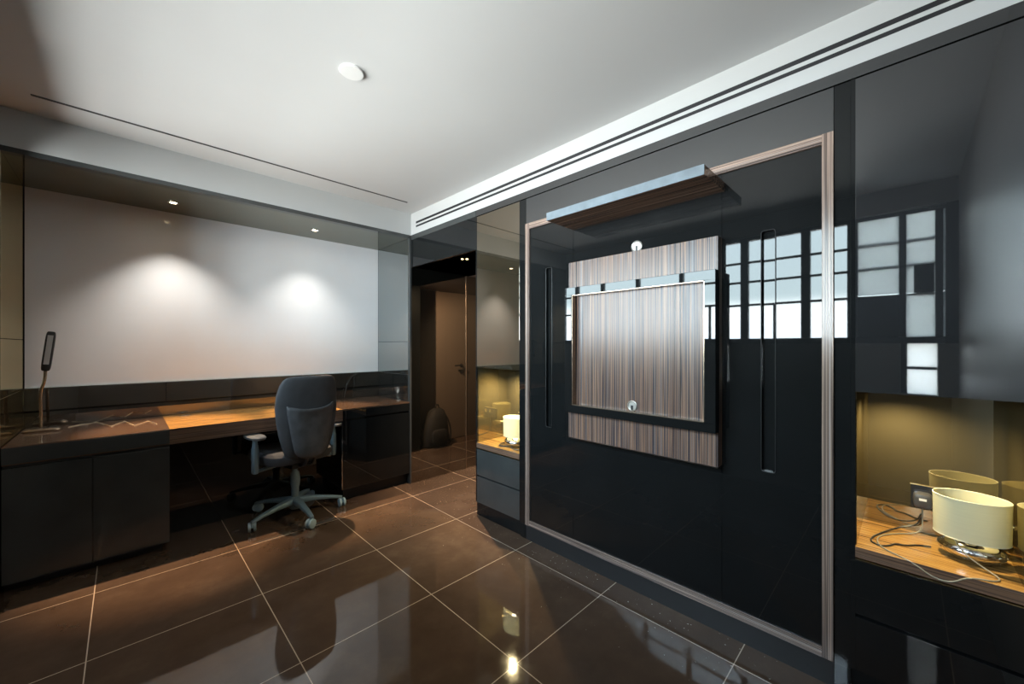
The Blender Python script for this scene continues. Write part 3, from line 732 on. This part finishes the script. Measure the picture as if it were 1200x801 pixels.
for s in (-1, 1):
    bm = bmesh.new()
    rs = [ring(bm, (s * 0.285, -0.03, z), a_, b_, 3.5, 24) for z, a_, b_ in ((0.385, 0.016, 0.020), (0.40, 0.018, 0.024), (0.55, 0.018, 0.024), (0.60, 0.013, 0.018), (0.618, 0.013, 0.018))]
    loft(bm, rs)
    tube(bm, [(s * 0.285, -0.03, 0.395), (s * 0.22, -0.02, 0.398), (s * 0.08, 0.0, 0.400)], 0.012, 12)
    ar = obj('armrest_post', bm, 'alu', ch, smooth=True)
    bm = bmesh.new(); rs = [ring(bm, (s * 0.280, -0.01, z), a_, b_, 2.8, 32) for z, a_, b_ in ((0.618, 0.030, 0.085), (0.624, 0.044, 0.110), (0.638, 0.047, 0.115), (0.646, 0.040, 0.108))]
    loft(bm, rs); obj('arm_pad', bm, M.setdefault('pad', plain('grey_arm_pad', (0.13, 0.14, 0.145), 0.5)), ar, smooth=True)

# ---- lobby: door, handle, bag
dn = bpy.data.objects.new('door_1', None); C.objects.link(dn); dn['kind'] = 'structure'; dn.location = (2.98, YL, 0)
boxo('door_leaf', (-0.40, 0.42, 0.0, 0.012, 0.01, HH - 0.005), 'door', dn, 0.001)
bm = bmesh.new()
tube(bm, [(0.33, 0.012, 0.99), (0.33, 0.05, 0.99), (0.20, 0.052, 0.99)], 0.009, 10)
rs = [ring(bm, (0.33, yy, 0.99), 0.026, 0.026, 2, 24, X_, Vector((0, 0, 1))) for yy in (0.012, 0.020)]; loft(bm, rs)
obj('door_handle', bm, 'black_plastic', dn, smooth=True)
bm = bmesh.new(); rs = [ring(bm, (0.33, yy, 0.90), 0.024, 0.024, 2, 24, X_, Vector((0, 0, 1))) for yy in (0.012, 0.022)]; loft(bm, rs)
tube(bm, [(0.33, 0.022, 0.90), (0.33, 0.045, 0.90)], 0.012, 10); obj('lock_turn', bm, 'black_plastic', dn, smooth=True)
bg_ = thing('backpack', 'black backpack slumped against the lobby door, mirrored in the dark glass', 'bag', (2.78, 2.20, 0))
bm = bmesh.new(); rs = [ring(bm, (ox, 0, z), a_, b_, 2.6, 36) for z, a_, b_, ox in ((0.0, 0.15, 0.09, 0), (0.02, 0.175, 0.11, 0), (0.12, 0.185, 0.125, 0), (0.26, 0.165, 0.115, 0.01), (0.36, 0.135, 0.10, 0.02), (0.44, 0.095, 0.075, 0.03), (0.47, 0.05, 0.04, 0.035))]
loft(bm, rs); bd_ = obj('body', bm, 'bag', bg_, smooth=True)
bm = bmesh.new(); rs = [ring(bm, (0, 0.11 + dy, 0.13), a_, b_, 3, 28, X_, Vector((0, 0, 1))) for dy, a_, b_ in ((0.0, 0.12, 0.10), (0.03, 0.115, 0.095), (0.045, 0.09, 0.07))]
loft(bm, rs); obj('front_pocket', bm, 'bag', bg_, smooth=True)
bm = bmesh.new(); tube(bm, [(0.01, 0, 0.455), (0.01, 0, 0.50), (0.035, 0, 0.52), (0.06, 0, 0.50), (0.065, 0, 0.45)], 0.008, 10, 2); obj('carry_loop', bm, 'bag', bg_, smooth=True)
bm = bmesh.new(); tube(bm, [(0.09, 0.03, 0.44), (0.15, 0.07, 0.34), (0.19, 0.08, 0.20), (0.18, 0.09, 0.05)], 0.010, 10, 2); obj('shoulder_strap', bm, 'bag', bg_, smooth=True)
